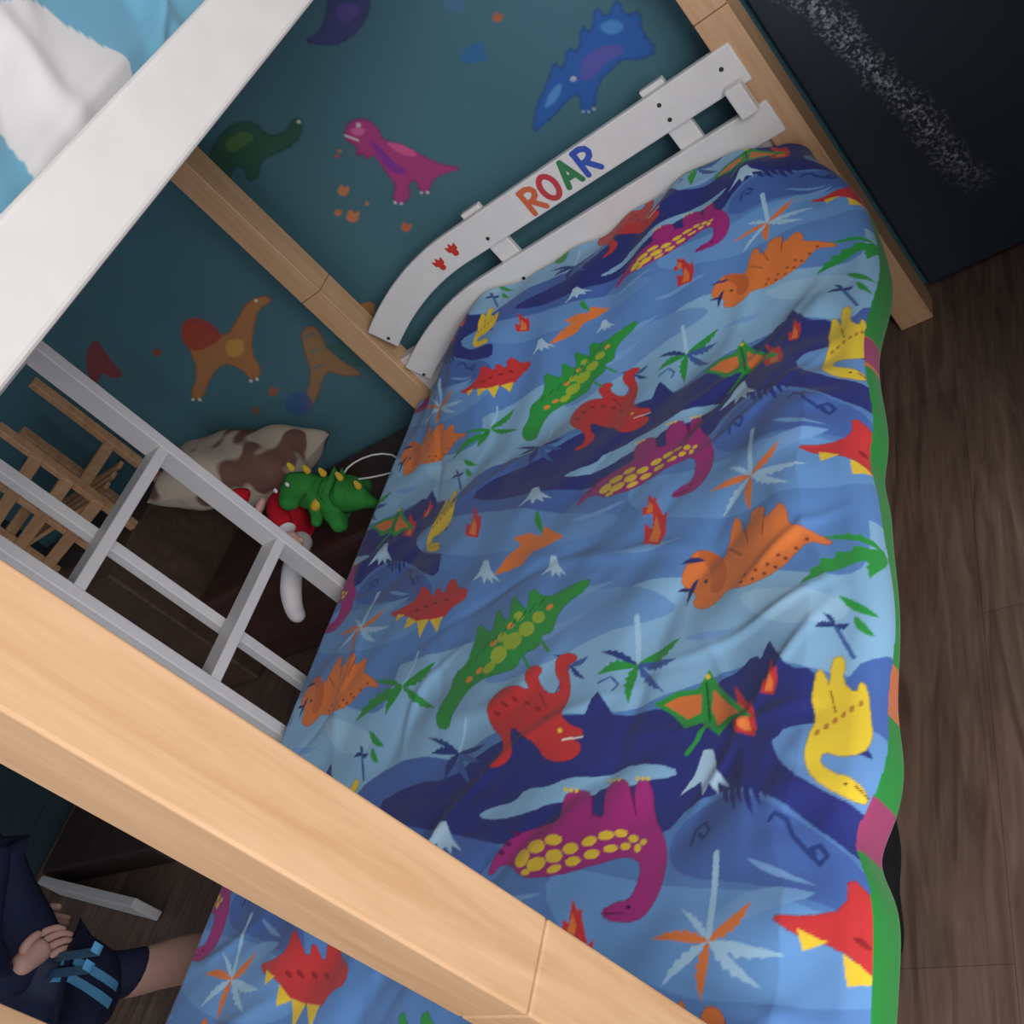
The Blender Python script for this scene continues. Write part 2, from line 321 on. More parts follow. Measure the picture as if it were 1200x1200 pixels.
for k,(x,z) in enumerate([(-1.56,.772),(-1.50,.785)]):
    for a in (-.55,0,.55):
        dx,dz=math.sin(a),math.cos(a); px,pz=x,z; L=.032; w=.008
        v=[(px,pz),(px+dx*L*.5-dz*w,pz+dz*L*.5+dx*w),(px+dx*L,pz+dz*L),(px+dx*L*.5+dz*w,pz+dz*L*.5-dx*w)]
        mk('footprint_%d'%k,[(q[0],RY-.0012-.0002*a,q[1]) for q in v],[(0,1,2,3)],M_fp,rail)
    disc('footprint_pad_%d'%k,x,z,.009,RY-.0014,M_fp,rail)
# ladder
lad=empty('bunk_ladder',(-2.05,1.28,0))
for nm,y in (('rail_a',1.50),('rail_b',1.06)):
    box(nm,(-2.09,y-.014,0),(-2.02,y+.014,1.49),M_grey,lad,.003)
for i,z in enumerate((.285,.645,1.01,1.37)):
    box('rung_%d'%i,(-2.088,1.072,z-.014),(-2.022,1.488,z+.014),M_grey,lad,.003)
box('back_brace',(-2.135,1.235,0),(-2.10,1.262,1.6),M_grey,lad,.003)
# ================= PRINT =================
TX,TY=1.04,.785; RES=.001; NX,NY=int(TX/RES),int(TY/RES)
ZM=.47
X0,Y0=-2.0,0.0
def tpd(p): q=on_z(p,ZM); return ((q[0]-X0)/RES,(q[1]-Y0)/RES)
cv=Canvas(NX,NY,(90,134,196),tpd)
LB=(140,186,222);MB=(94,140,202);DB=(74,108,180);NV=(44,52,126);OR=(230,126,62);RD=(206,56,58);MG=(168,44,126);YE=(240,204,60);GR=(48,154,68);VN=(42,64,132);PB=(64,98,166);PL=(168,208,236)
poly(smooth([(330,870),(420,800),(500,760),(600,720),(700,660),(800,640),(1000,640),(1030,700),(1020,760),(960,790),(890,768),(800,800),(720,835),(640,838),(560,860),(480,930),(400,930)]),LB)
poly(smooth([(640,640),(760,590),(900,560),(1010,560),(1020,640),(1000,680),(900,672),(800,670),(700,700),(620,730),(500,770),(420,800),(360,830),(380,780),(480,720)]),MB)
poly(smooth([(700,680),(800,700),(760,730),(700,745),(640,780),(590,800),(560,800),(600,750)]),(110,156,210))
poly(smooth([(860,690),(1000,700),(990,730),(930,740),(880,720)]),(158,200,230))
poly(smooth([(540,560),(640,520),(700,560),(640,600),(560,640),(500,640)]),DB)
poly(smooth([(430,940),(480,912),(520,910),(560,880),(620,850),(660,838),(760,832),(800,812),(860,785),(884,766),(900,780),(915,765),(930,790),(960,788),(985,830),(1010,890),(1032,950),(1036,1014),(975,985),(910,935),(850,918),(800,935),(770,975),(700,985),(600,992),(520,975),(460,962)],1),NV)
poly(smooth([(785,965),(820,935),(860,925),(920,950),(1030,1025),(1040,1090),(960,1060),(880,1040),(800,1030),(775,1000)]),DB)
poly(smooth([(640,1010),(780,1040),(900,1050),(1040,1100),(1040,1180),(900,1190),(780,1170),(650,1090)]),(108,158,216))
poly(smooth([(480,990),(600,990),(570,1010),(540,1050),(450,1030)]),DB)
poly(smooth([(360,960),(470,985),(560,1040),(640,1080),(600,1110),(450,1080),(350,1020)]),(104,150,206))
for (x,y) in [(610,848),(700,826),(905,770),(1000,865)]:
    poly([(x-18,y+16),(x-6,y-8),(x,y-16),(x+7,y-6),(x+20,y+18)],NV)
poly(smooth([(555,955),(570,945),(600,938),(612,922),(640,920),(660,908),(700,905),(740,890),(783,893),(786,903),(750,910),(735,918),(700,918),(690,930),(640,938),(620,950),(580,960)],1),LB)
for a,b,w in [((600,760),(690,715),7),((720,650),(800,630),5),((880,1010),(960,1040),6),((480,700),(420,740),6),((560,1060),(640,1050),6),((640,700),(720,680),6),((800,745),(860,735),6)]: leaf(a,b,w*1.6,(122,168,220))
stroke([(905,965),(912,956),(924,962),(932,982),(948,1000),(962,1014),(970,1003),(962,992),(952,996),(956,1004)],.006,VN)
stroke([(806,988),(810,968),(822,960),(830,972),(822,982),(816,974)],.005,VN)
stroke([(700,800),(715,792),(722,800),(716,808)],.004,PB)
for i,(x,l) in enumerate([(846,24),(856,34),(866,28),(876,42),(888,30),(898,22)]): leaf((x,912),(x+l*.25,918+l),8,NV)
def palm(c,trunk,tc,leaves,tw=.010):
    if trunk: stroke([c]+trunk,tw,tc)
    for q,w,col in leaves: leaf(c,q,w,col,1)
palm((840,1110),[(842,1060),(843,1003)],PL,[((932,1128),19,PL),((905,1168),16,PL),((782,1162),15,PL),((802,1068),10,PL),((768,1104),16,OR),((892,1064),18,OR),((832,1182),16,OR)])
palm((744,776),[(747,750),(748,724)],PL,[((700,790),12,GR),((795,744),13,GR),((732,822),12,GR),((790,770),12,PB),((775,808),11,PB),((704,764),9,VN)])
palm((532,878),[(540,858),(546,842)],PL,[((500,880),10,VN),((560,890),9,PB),((515,910),10,VN),((545,915),9,PB),((498,862),7,VN),((566,870),7,VN)],.007)
palm((474,806),[(488,780),(492,765)],PL,[((510,776),11,GR),((416,846),13,GR),((508,828),11,GR),((440,800),8,GR),((452,838),9,GR)],.006)
palm((668,780),[(640,830)],PB,[((690,768),7,PB),((650,768),7,VN),((685,795),7,VN)],.005)
palm((980,735),[(1000,770)],PB,[((960,740),8,VN),((996,730),8,VN),((968,722),7,VN)],.006)
for a,b in [((985,700),(1030,716)),((1000,722),(1024,740))]: leaf(a,b,11,GR)
for ox,oy,s in ((822,878,1),(520,968,.7),(650,655,.45),(570,660,.5)):
    poly([(ox+s*a,oy+s*b) for a,b in [(-5,-6),(6,-6),(12,18),(30,42),(12,32),(14,48),(2,34),(-6,48),(-10,30),(-34,46),(-16,22)]],(178,212,236))
def flame(x,y,s):
    poly([(x+s*a,y+s*b) for a,b in [(-14,26),(-12,2),(-4,8),(0,-30),(9,-8),(14,-14),(12,10),(6,28)]],RD)
    poly([(x+s*a,y+s*b) for a,b in [(-8,22),(-4,12),(1,-8),(6,10),(3,24)]],OR)
flame(768,612,1);flame(908,798,.75);flame(557,613,.65);flame(476,612,.5);flame(676,1080,.8)
outl([(797,668),(812,645),(826,640),(832,652),(846,650),(852,632),(862,606),(870,612),(870,626),(882,618),(884,606),(898,601),(906,606),(905,618),(914,612),(926,602),(934,610),(932,624),(950,626),(976,634),(974,640),(950,640),(938,652),(925,668),(902,682),(874,690),(850,690),(840,702),(822,712),(806,706),(812,690),(795,684)],OR)
poly(smooth([(812,645),(828,640),(846,652),(850,672),(842,692),(826,690),(832,668)],1),(204,106,52))
for a,b,w in [((797,660),(822,652),5),((800,706),(812,672),5),((790,690),(806,686),4)]: leaf(b,a,w,(50,50,110))
for x,y in [(870,684),(885,682),(900,677),(914,670),(926,660),(938,648),(950,637),(875,676),(890,673),(905,667),(918,657)]: blob(x,y,2.4,1.8,(130,60,40))
for a,b in [((872,612),(880,640)),((906,606),(900,634)),((852,640),(870,652))]: stroke([a,b],.0025,(150,70,35))
blob(822,676,2.5,2.5,(30,30,60))
outl([(568,1024),(578,1002),(598,980),(628,966),(655,960),(652,940),(660,924),(676,920),(688,926),(690,952),(704,955),(703,930),(708,914),(724,908),(733,914),(737,948),(738,920),(745,908),(758,912),(758,950),(772,975),(778,1004),(776,1035),(768,1058),(754,1078),(735,1084),(712,1080),(706,1070),(724,1058),(738,1056),(746,1036),(748,1012),(740,1003),(725,1002),(700,1012),(670,1024),(640,1032),(612,1030),(600,1014),(584,1012),(576,1024)],MG)
for x,y,rx,ry,a in [(612,1006,9,12,.3),(628,992,11,9,0),(648,984,10,7,0),(630,1014,12,9,-.3),(650,1004,10,9,0),(668,994,9,7,-.3),(652,1020,9,5,-.4),(672,1010,9,6,-.3),(688,984,9,6,-.4),(706,976,9,6,-.3),(692,1000,9,6,-.3),(712,992,8,5,-.2),(722,972,7,5,0),(736,978,6,5,.3),(728,988,6,5,0),(742,990,4,6,0),(748,982,4,4,0),(618,1024,6,4,0)]: blob(x,y,rx,ry,YE,a)
for x,y in [(594,988),(586,998),(604,976)]: blob(x,y,4,3,(110,20,90))
stroke([(690,930),(690,955)],.0025,(100,20,80)); stroke([(735,918),(738,950)],.0025,(100,20,80)); stroke([(712,1072),(735,1072)],.0025,(90,20,70)); blob(738,1064,2.5,2.5,(30,10,40))
for x,y in [(664,922),(714,909),(748,908)]:
    for k in (-1,0,1): blob(x+k*6,y,2.2,2.6,YE)
outl([(570,898),(588,884),(588,864),(573,850),(570,828),(585,808),(606,804),(622,810),(616,795),(620,783),(632,781),(638,786),(630,796),(640,812),(654,812),(656,800),(650,788),(652,772),(664,765),(676,767),(676,774),(664,780),(668,798),(666,820),(658,838),(668,850),(680,852),(682,860),(668,862),(680,872),(672,886),(652,892),(636,888),(628,872),(612,862),(600,850),(596,862),(602,878),(594,892),(578,900)],RD)
stroke([(658,866),(680,862)],.003,(250,235,225)); blob(656,856,2.6,2.6,YE)
for x,y in [(582,836),(592,826),(604,820),(618,824),(630,830),(640,842)]: blob(x,y,4,2.5,(158,38,46),.5)
stroke([(632,812),(640,830)],.0025,(140,25,35))
outl([(510,852),(510,832),(524,812),(530,788),(546,776),(556,756),(560,728),(572,740),(578,742),(584,710),(594,730),(600,726),(602,695),(616,714),(620,716),(624,688),(640,702),(662,690),(692,676),(688,690),(664,708),(652,725),(648,742),(634,745),(632,760),(612,768),(604,785),(578,790),(556,800),(542,815),(530,838),(524,854)],GR)
for x,y,rx,ry in [(585,768,12,8),(602,752,12,9),(618,738,10,8),(632,724,8,7),(572,782,9,5),(590,748,7,5),(610,724,6,5)]: blob(x,y,rx,ry,(162,188,58),-.7)
for x,y in [(560,785),(548,795),(580,755),(600,735),(645,712)]: blob(x,y,5,3,(228,150,60),-.7)
for i in range(9): stroke([(545+i*11,782-i*9),(552+i*11,772-i*9)],.003,(24,95,44))
stroke([(630,745),(645,765)],.006,GR);stroke([(612,768),(622,785)],.006,GR)
outl([(958,805),(962,786),(970,792),(974,808),(976,775),(986,768),(992,776),(988,800),(1002,812),(1006,795),(1014,800),(1018,835),(1020,862),(1008,882),(986,888),(968,884),(963,896),(976,906),(998,910),(1016,924),(1008,936),(982,932),(955,916),(946,894),(952,868),(960,848),(955,825)],(234,202,58))
for i in range(6): blob(962+i*9,862-i*8,2.4,4.5,(186,126,50),.4)
stroke([(1000,918),(1014,926)],.0025,(120,70,30)); blob(990,918,2,2,(60,40,30)); stroke([(975,812),(980,835)],.0025,(150,110,30))
def sh(L,c=(508,712),k=.92): return [(c[0]+(x-c[0])*k,c[1]+(y-c[1])*k) for x,y in L]
outl(sh([(453,720),(470,714),(488,702),(494,683),(502,690),(508,700),(514,684),(522,698),(526,680),(534,673),(540,688),(553,688),(550,702),(534,712),(522,728),(505,730),(488,734),(478,724),(462,726)]),RD)
for t in ([(478,726),(474,742),(490,732)],[(490,731),(492,752),(505,729)],[(506,729),(513,744),(522,725)],[(464,722),(462,732),(474,723)]): poly(sh(t),YE)
for x,y in [(500,712),(512,708),(524,704),(490,716)]: blob(x,y,3,2,(150,34,42))
poly([(762,822),(790,806),(812,802),(826,780),(838,800),(852,814),(866,826),(886,844),(856,842),(838,858),(818,842),(798,850),(784,834)],GR)
poly([(774,822),(792,812),(816,808),(816,830),(800,838),(788,830)],OR); poly([(830,802),(846,818),(868,836),(850,836),(836,846),(828,825)],OR)
stroke([(822,795),(826,840)],.004,(20,95,40)); blob(824,788,3,3,YE)
poly([(578,674),(596,652),(612,640),(604,632),(622,626),(634,630),(640,618),(662,630),(642,642),(626,648),(614,662)],OR); leaf((632,600),(638,628),7,GR)
stroke([(440,640),(455,622)],.008,GR)
tile=cv.a
t2=(tile*2+np.roll(tile,1,0)+np.roll(tile,1,1)+np.roll(tile,-1,0)+np.roll(tile,-1,1))/6
# ================= DUVET =================
st=.0022
ys=np.arange(.335,2.136,st)
xL=-1.945
u=np.arange(-.20,1.37+.18,st)
U,Y=np.meshgrid(u,ys)
wob=.008*np.sin(Y*7+1)+.006*np.sin(Y*15+.3)-.022*np.exp(-((Y-.60)/.05)**2)+.014*np.exp(-((Y-.72)/.07)**2)-.012*np.exp(-((Y-1.25)/.06)**2)
xR=-.585+wob-.095*sst((Y-1.88)/.26)**1.3
W=xR-xL
Un=U*(W/1.37)
r1=.045; r2=.038
X=xL+np.clip(Un,0,None); Zo=np.zeros_like(X); X=np.minimum(X,xR)
th=np.clip(-Un/r1,0,math.pi/2); X=np.where(Un<0,xL-r1*np.sin(th),X); Zo=np.where(Un<0,-r1*(1-np.cos(th))-np.clip(-Un-r1*math.pi/2,0,None),Zo)
e=Un-W; q1=r2*math.pi*.5; drop=.022+.010*np.sin(Y*11+1)
th=np.clip(e/r2,0,math.pi*.5); e2=np.clip(e-q1,0,drop); th2=np.clip((e-q1-drop)/r2,0,math.pi*.3); rr=np.clip(e-q1-drop-r2*math.pi*.3,0,None)
X=np.where(e>0,xR+r2*np.sin(th)-r2*(1-np.cos(th2))-rr*.8,X); Zo=np.where(e>0,-r2*(1-np.cos(th))-e2-r2*np.sin(th2)-rr*.5,Zo)
top=np.clip((Un+.03)/.1,0,1)*np.clip((W+.02-Un)/.08,0,1)
wr=fbm(X,Y,3,2.0,8)*.011+fbm(X,Y,13,4.2,10)*.0042+fbm(X,Y,14,9,14)*.0008
g=np.random.default_rng(11)
for i in range(62):
    cx,cy=g.uniform(-1.95,-.55),g.uniform(.3,2.1); a=g.normal(.9,.8); L=g.uniform(.08,.24); w=g.uniform(.011,.028); hh=g.uniform(.003,.008)*g.choice([1,1,-.7])
    dx=X-cx;dy=Y-cy; s_=dx*math.cos(a)+dy*math.sin(a); q_=-dx*math.sin(a)+dy*math.cos(a)+.12*s_*s_/L*g.uniform(-1,1)*3
    wr+=hh*np.exp(-(s_/L)**2-(q_/w)**2)
for (px,py,n0) in [(870,850,7),(760,240,5),(950,620,4)]:
    c=on_z((px,py),ZM)
    for k in range(n0):
        a=k*math.pi*2/n0+.3+g.uniform(-.3,.3); L=g.uniform(.05,.13); w=.011
        cx,cy=c[0]+math.cos(a)*L*.8,c[1]+math.sin(a)*L*.8; dx=X-cx;dy=Y-cy; s_=dx*math.cos(a)+dy*math.sin(a); q_=-dx*math.sin(a)+dy*math.cos(a)
        wr+=.005*np.exp(-(s_/L)**2-(q_/w)**2)
wr+=.006*np.exp(-((Y-2.05)/.18)**2)*fbm(X,Y,9,5,6)
wr+=.006*np.exp(-((W-Un-.03)/.05)**2)*np.sin(Y*60+3*np.sin(Y*9))*(.5+.5*np.sin(Y*5))
wr+=.020*np.exp(-((W-Un-.09)/.09)**2)
bump=.165*sst((Y-1.70)/.38)*sst((X+1.93)/.40)*(1-.35*sst((X+.85)/.25))
Z=ZM-.002+Zo+wr*top+bump
kk=1.08/(1.08-bump)
ix=(((xL+Un)*(1+(kk-1)*.6)-X0)/RES); iy=((Y*kk-Y0)/RES)
col=t2[np.floor(iy).astype(int)%NY,np.floor(ix).astype(int)%NX].copy()
gm=e>r2*(1.35+.40*np.sin(Y*6+2)); col[gm]=np.array(lin((40,140,60)))
g2=gm&(np.sin(Y*9+.5)>.93); col[g2]=np.array(lin((205,115,70)))
g3=gm&(np.sin(Y*7+3.5)>.97); col[g3]=np.array(lin((160,66,108)))
grid_obj('dinosaur_duvet',np.stack([X,Y,Z],-1),col,vcol('duvet_print',.85,.10,90))
box('mattress',(-1.93,.34,.252),(-.735,2.10,.43),mat('mattress_cloth',(225,225,225),.9,.1),None,.03)
# upper bunk bedding
uy=np.arange(.30,2.0,.004); uv=np.arange(0,1.0,.004)
UV,UY=np.meshgrid(uv,uy)
zf=1.52
f1=np.clip(UV/.28,0,1)
BX=-.72-.03*f1+.010*fbm(UY,UV,21,3.5,8)-.55*np.clip((UV-.28)/.72,0,1)**1.1
BZ=zf+.20*np.sin(f1*math.pi/2)+.02*fbm(UY,UV,22,3,8)*f1+.03*np.clip((UV-.28)/.3,0,1)
gq=np.random.default_rng(77)
for i in range(46):
    cx,cy=gq.uniform(.4,1.3),gq.uniform(.03,.38); a=gq.normal(.6,.5); L=gq.uniform(.06,.18); w=gq.uniform(.008,.018)
    dx=UY-cx;dy=UV-cy; s_=dx*math.cos(a)+dy*math.sin(a); q_=-dx*math.sin(a)+dy*math.cos(a)
    BX+=gq.uniform(.010,.024)*np.exp(-(s_/L)**2-(q_/w)**2)*gq.choice([1,-1])
BX=-.706-np.logaddexp(0,(-.706-BX)/.006)*.006
bc=np.zeros(UY.shape+(3,),np.float32); bc[:]=lin((98,150,174))
def inpoly(px,py,P):
    ins=np.zeros(px.shape,bool)
    for i in range(len(P)):
        a=P[i];b=P[(i+1)%len(P)]
        c=((a[1]>py)!=(b[1]>py))&(px<(b[0]-a[0])*(py-a[1])/(b[1]-a[1]+1e-12)+a[0]); ins^=c
    return ins
wp=[on_x(p,-.745)[1:] for p in smooth([(-80,60),(-40,20),(0,15),(40,12),(60,35),(100,55),(140,88),(148,118),(130,150),(90,175),(55,205),(30,240),(12,200),(-5,160),(-60,120)],2)]
bc[inpoly(UY,BZ,wp)]=lin((196,192,192))
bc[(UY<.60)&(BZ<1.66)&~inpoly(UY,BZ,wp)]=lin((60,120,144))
grid_obj('crumpled_bedding',np.stack([BX,UY,BZ],-1),bc,vcol('bedding_print',.85,.15))
box('upper_mattress',(-1.93,.34,1.512),(-.79,2.14,1.62),mat('upper_mattress_cloth',(225,225,228),.9,.1),None,.03)
# ================= CLUTTER beyond ladder =================
box('storage_chest',(-3.05,1.80,0),(-2.12,2.26,.36),wood('dark_chest',(62,40,38),(86,58,50),'X'),None,.02)
def pillow(name,c,sx,sy,sz,rot,m,n=40):
    v=[];f=[]
    for s in (1,-1):
        for j in range(n):
            for i in range(n):
                a=2*i/(n-1)-1;b=2*j/(n-1)-1
                prof=((1-abs(a)**3.2)*(1-abs(b)**3.2))**.5
                x=a*sx;y=b*sy
                x*=1-.10*(1-abs(b))*abs(a)**4;y*=1-.10*(1-abs(a))*abs(b)**4
                v.append((x,y,s*sz*prof+.008*math.sin(a*9+b*5)*prof))
    for s in range(2):
        for j in range(n-1):
            for i in range(n-1):
                o=s*n*n; f.append((o+j*n+i,o+j*n+i+1,o+(j+1)*n+i+1,o+(j+1)*n+i))
    o=mk(name,v,f,m,None,True); o.rotation_euler=rot;o.location=c
    return o
def cow():
    m=mat('cow_print',(190,170,155),.9,.1); nt=m.node_tree;b=nt.nodes['Principled BSDF']
    tc=nt.nodes['Texture Coordinate'];n=nt.nodes.new('ShaderNodeTexNoise');n.inputs['Scale'].default_value=8;n.inputs['Detail'].default_value=1
    nt.links.new(tc.outputs['Object'],n.inputs['Vector']);r=nt.nodes.new('ShaderNodeValToRGB')
    r.color_ramp.elements[0].position=.50;r.color_ramp.elements[0].color=(*lin((192,176,160)),1);r.color_ramp.elements[1].position=.56;r.color_ramp.elements[1].color=(*lin((118,86,78)),1)
    nt.links.new(n.outputs['Fac'],r.inputs[0]);nt.links.new(r.outputs[0],b.inputs['Base Color']);return m
pillow('cow_print_pillow',(-2.67,2.09,.60),.28,.15,.10,(math.radians(-8),math.radians(24),math.radians(4)),cow())
doll=empty('elf_doll',(-2.35,1.8,.36))
M_red=mat('plush_red',(200,34,50),.9,.1,.1);M_grn=mat('plush_green',(52,128,58),.9,.1,.2,30);M_pnk=mat('plush_skin',(230,184,172),.9,.1);M_wht=mat('plush_white',(225,220,224),.9,.1);M_yel=mat('plush_yellow',(205,170,60),.9,.1)
skin('jacket',[(-2.46,1.87,.43,.045),(-2.42,1.87,.47,.060),(-2.39,1.87,.54,.045),(-2.365,1.81,.545,.036),(-2.335,1.76,.51,.030)],[(0,1),(1,2),(2,3),(3,4)],M_red,doll,1,3)
skin('cuff',[(-2.337,1.763,.512,.034),(-2.328,1.748,.503,.034)],[(0,1)],M_wht,doll,0,3)
skin('hand',[(-2.33,1.75,.502,.022),(-2.31,1.72,.475,.028),(-2.305,1.69,.452,.020)],[(0,1),(1,2)],M_pnk,doll,0,3)
skin('hand_thumb',[(-2.32,1.73,.485,.012),(-2.285,1.73,.465,.009)],[(0,1)],M_pnk,doll,0,3)
skin('legs',[(-2.40,1.82,.42,.040),(-2.36,1.74,.43,.032),(-2.35,1.67,.43,.032),(-2.36,1.61,.40,.034),(-2.37,1.57,.36,.028),(-2.335,1.54,.345,.024)],[(0,1),(1,2),(2,3),(3,4),(4,5)],M_wht,doll,0,3)
skin('head',[(-2.44,1.85,.55,.034),(-2.455,1.85,.58,.036)],[(0,1)],M_pnk,doll,0,3)
skin('hat',[(-2.455,1.85,.60,.040),(-2.47,1.85,.635,.026),(-2.49,1.84,.66,.010)],[(0,1),(1,2)],M_red,doll,0,3)
pd=empty('plush_green_dinosaur',(-2.22,1.88,.36))
skin('body',[(-2.08,1.84,.395,.012),(-2.13,1.86,.42,.028),(-2.18,1.88,.445,.055),(-2.23,1.88,.465,.068),(-2.27,1.88,.52,.045),(-2.285,1.86,.565,.048),(-2.28,1.81,.565,.036),(-2.275,1.775,.555,.028),
 (-2.22,1.82,.43,.03),(-2.21,1.78,.40,.028),(-2.27,1.83,.47,.022),(-2.28,1.79,.45,.016),(-2.19,1.94,.42,.03),(-2.18,1.97,.39,.026)],
 [(0,1),(1,2),(2,3),(3,4),(4,5),(5,6),(6,7),(3,8),(8,9),(4,10),(10,11),(2,12),(12,13)],M_grn,pd,3,2)
for i,(x,y,z) in enumerate([(-2.26,1.885,.612),(-2.235,1.895,.575),(-2.205,1.90,.54),(-2.165,1.895,.505),(-2.125,1.88,.46)]): skin('crest_%d'%i,[(x,y,z-.015,.015),(x+.008,y,z+.02,.005)],[(0,1)],M_yel,pd,0,2)
for s in (-1,1):
    skin('eye_%d'%s,[(-2.28+s*.028,1.825,.60,.009),(-2.28+s*.028,1.82,.602,.009)],[(0,1)],M_wht,pd,0,2)
skin('belly',[(-2.245,1.835,.47,.035),(-2.26,1.845,.51,.028)],[(0,1)],M_yel,pd,0,2)
cpts=[(-2.12+.07*math.cos(t)*(1+.15*t),1.98+.05*math.sin(t),.366+.10*abs(math.sin(t*.5)),.003) for t in np.linspace(0,5.5,16)]
skin('white_cable',cpts,[(i,i+1) for i in range(15)],mat('cable_white',(215,215,215),.4),None,0,2)
rack=empty('wooden_toy_rack',(-3.3,2.0,.4))
M_rw=wood('rack_wood',(196,142,102),(224,178,136),'X')
box('rack_base',(-4.1,1.75,.0),(-3.12,2.25,.66),wood('rack_dark',(74,58,50),(100,78,66),'X'),rack,.01)
for i,(x,z1) in enumerate([(-3.15,1.20),(-3.43,1.10),(-3.72,1.0)]):
    for j,y in enumerate((2.20,1.98)): box('post_%d_%d'%(i,j),(x-.016,y-.016,.655),(x+.016,y+.016,z1),M_rw,rack,.003)
    box('side_%d'%i,(x-.012,1.98,.86),(x+.012,2.2,.90),M_rw,rack,.003)
for i,z in enumerate((.76,.88,1.0)):
    beam('bar_%d'%i,(-3.74,1.965,z-.06),(-3.13,1.965,z+.05),.018,.045,M_rw,rack)
for i in range(4): box('tray_slat_%d'%i,(-3.72+.01,1.99+.05*i,.80),(-3.16,2.02+.05*i,.815),M_rw,rack,.002)
tb=empty('toy_drawer',(-3.5,1.1,0))
box('body',(-3.9,1.06,0),(-3.14,1.5,.10),mat('drawer_dark',(60,50,48),.7,.2,.2),tb,.01)
beam('front',(-3.86,1.03,.055),(-3.08,.88,.055),.03,.10,M_grey,tb)
pillow('black_bag',(-.78,.72,.10),.08,.13,.09,(0,0,0),mat('black_fabric',(22,22,26),.8,.2,.2))
cdw=empty('offscreen_shade_chest',(.4,1.7,0)); M_cd=wood('shade_chest_wood',(110,88,72),(134,108,88),'X')  # out-of-view chest, added to shade the near head post, floor and panel
box('shade_chest_body',(-.05,1.12,0),(.9,2.25,1.1),M_cd,cdw,.01)
for i in range(3):
    box('drawer_%d'%i,(-.01,1.105,.06+.34*i),(.86,1.119,.37+.34*i),M_cd,cdw,.005); box('handle_%d'%i,(.35,1.08,.21+.34*i),(.51,1.104,.23+.34*i),M_screw,cdw,.003)
# ================= CHILD =================
ch=empty('child',(-2.5,.5,0))
M_skin=mat('skin',(200,158,144),.55,.3,.04);M_navy=mat('navy_cloth',(32,38,64),.85,.2,.15,30);M_str=mat('stripe_blue',(84,150,196),.7);M_hair=mat('hair',(80,55,38),.8,.2,.3,60)
# base layer: skin on head/neck/lower legs, navy underlayer between knee and collar
M_body=mat('body_with_underlayer',(200,158,144),.6,.3,.04); nt=M_body.node_tree; bs=nt.nodes['Principled BSDF']; rmp=[n for n in nt.nodes if n.type=='VALTORGB'][0]
tcn=nt.nodes['Texture Coordinate']; sx=nt.nodes.new('ShaderNodeSeparateXYZ'); nt.links.new(tcn.outputs['Object'],sx.inputs[0])
cm=nt.nodes.new('ShaderNodeMath'); cm.operation='COMPARE'; cm.inputs[1].default_value=.60; cm.inputs[2].default_value=.27; nt.links.new(sx.outputs[2],cm.inputs[0])
mxn=nt.nodes.new('ShaderNodeMix'); mxn.data_type='RGBA'; nt.links.new(cm.outputs[0],mxn.inputs[0]); nt.links.new(rmp.outputs[0],mxn.inputs[6]); mxn.inputs[7].default_value=(*lin((32,38,64)),1); nt.links.new(mxn.outputs[2],bs.inputs['Base Color'])
V=[(-2.52,.47,.55,.070),(-2.51,.55,.66,.075),(-2.50,.64,.78,.085),(-2.50,.69,.855,.055),(-2.50,.725,.91,.040),
   (-2.41,.64,.79,.038),(-2.375,.44,.70,.030),(-2.41,.46,.61,.022),
   (-2.59,.65,.79,.038),(-2.66,.52,.70,.030),(-2.63,.60,.56,.022),
   (-2.45,.49,.49,.060),(-2.44,.56,.33,.056),(-2.45,.655,.20,.056),(-2.45,.73,.08,.036),(-2.45,.82,.032,.028),
   (-2.58,.49,.49,.060),(-2.58,.56,.33,.056),(-2.59,.63,.20,.056),(-2.59,.68,.08,.036),(-2.60,.77,.032,.028)]
E=[(0,1),(1,2),(2,3),(3,4),(3,5),(5,6),(6,7),(3,8),(8,9),(9,10),(0,11),(11,12),(12,13),(13,14),(14,15),(0,16),(16,17),(17,18),(18,19),(19,20)]
skin('body',V,E,M_body,ch,0)
skin('shirt',[(-2.52,.46,.50,.122),(-2.51,.55,.66,.122),(-2.50,.64,.78,.120),(-2.50,.69,.86,.070),(-2.41,.64,.79,.056),(-2.378,.45,.705,.050),(-2.405,.458,.628,.038),(-2.59,.65,.79,.056),(-2.66,.53,.705,.050),(-2.635,.59,.60,.036)],[(0,1),(1,2),(2,3),(3,4),(4,5),(5,6),(3,7),(7,8),(8,9)],M_navy,ch)
sho=skin('shorts',[(-2.52,.46,.55,.120),(-2.45,.475,.47,.112),(-2.44,.52,.34,.108),(-2.58,.49,.47,.100),(-2.58,.55,.35,.094)],[(0,1),(1,2),(0,3),(3,4)],M_navy,ch)
for k,o in enumerate((-.026,.010)):
    v=[];n=16
    for i in range(n):
        t=i/(n-1); c=Vector((-2.20,.50,.56)).lerp(Vector((-2.20,.485,.39)),t)
        for j in range(5): v.append(c+Vector((0,o+j*.005,0)))
    f=[(i*5+j,i*5+j+1,(i+1)*5+j+1,(i+1)*5+j) for i in range(n-1) for j in range(4)]
    rb=mk('shorts_stripe_%d'%k,v,f,M_str,ch,True); sw=rb.modifiers.new('w','SHRINKWRAP'); sw.target=sho; sw.wrap_method='PROJECT'; sw.use_project_x=True;sw.use_project_y=False;sw.use_project_z=False; sw.use_negative_direction=True; sw.use_positive_direction=False; sw.offset=.003
HO=Vector((.035,-.014,.014))
def hv(*l): return [tuple(Vector(q[:3])+HO)+(q[3]*1.2,) for q in l]
skin('palm',hv((-2.44,.475,.592,.020),(-2.443,.50,.578,.023),(-2.447,.53,.560,.025),(-2.449,.548,.548,.021)),[(0,1),(1,2),(2,3)],M_skin,ch)
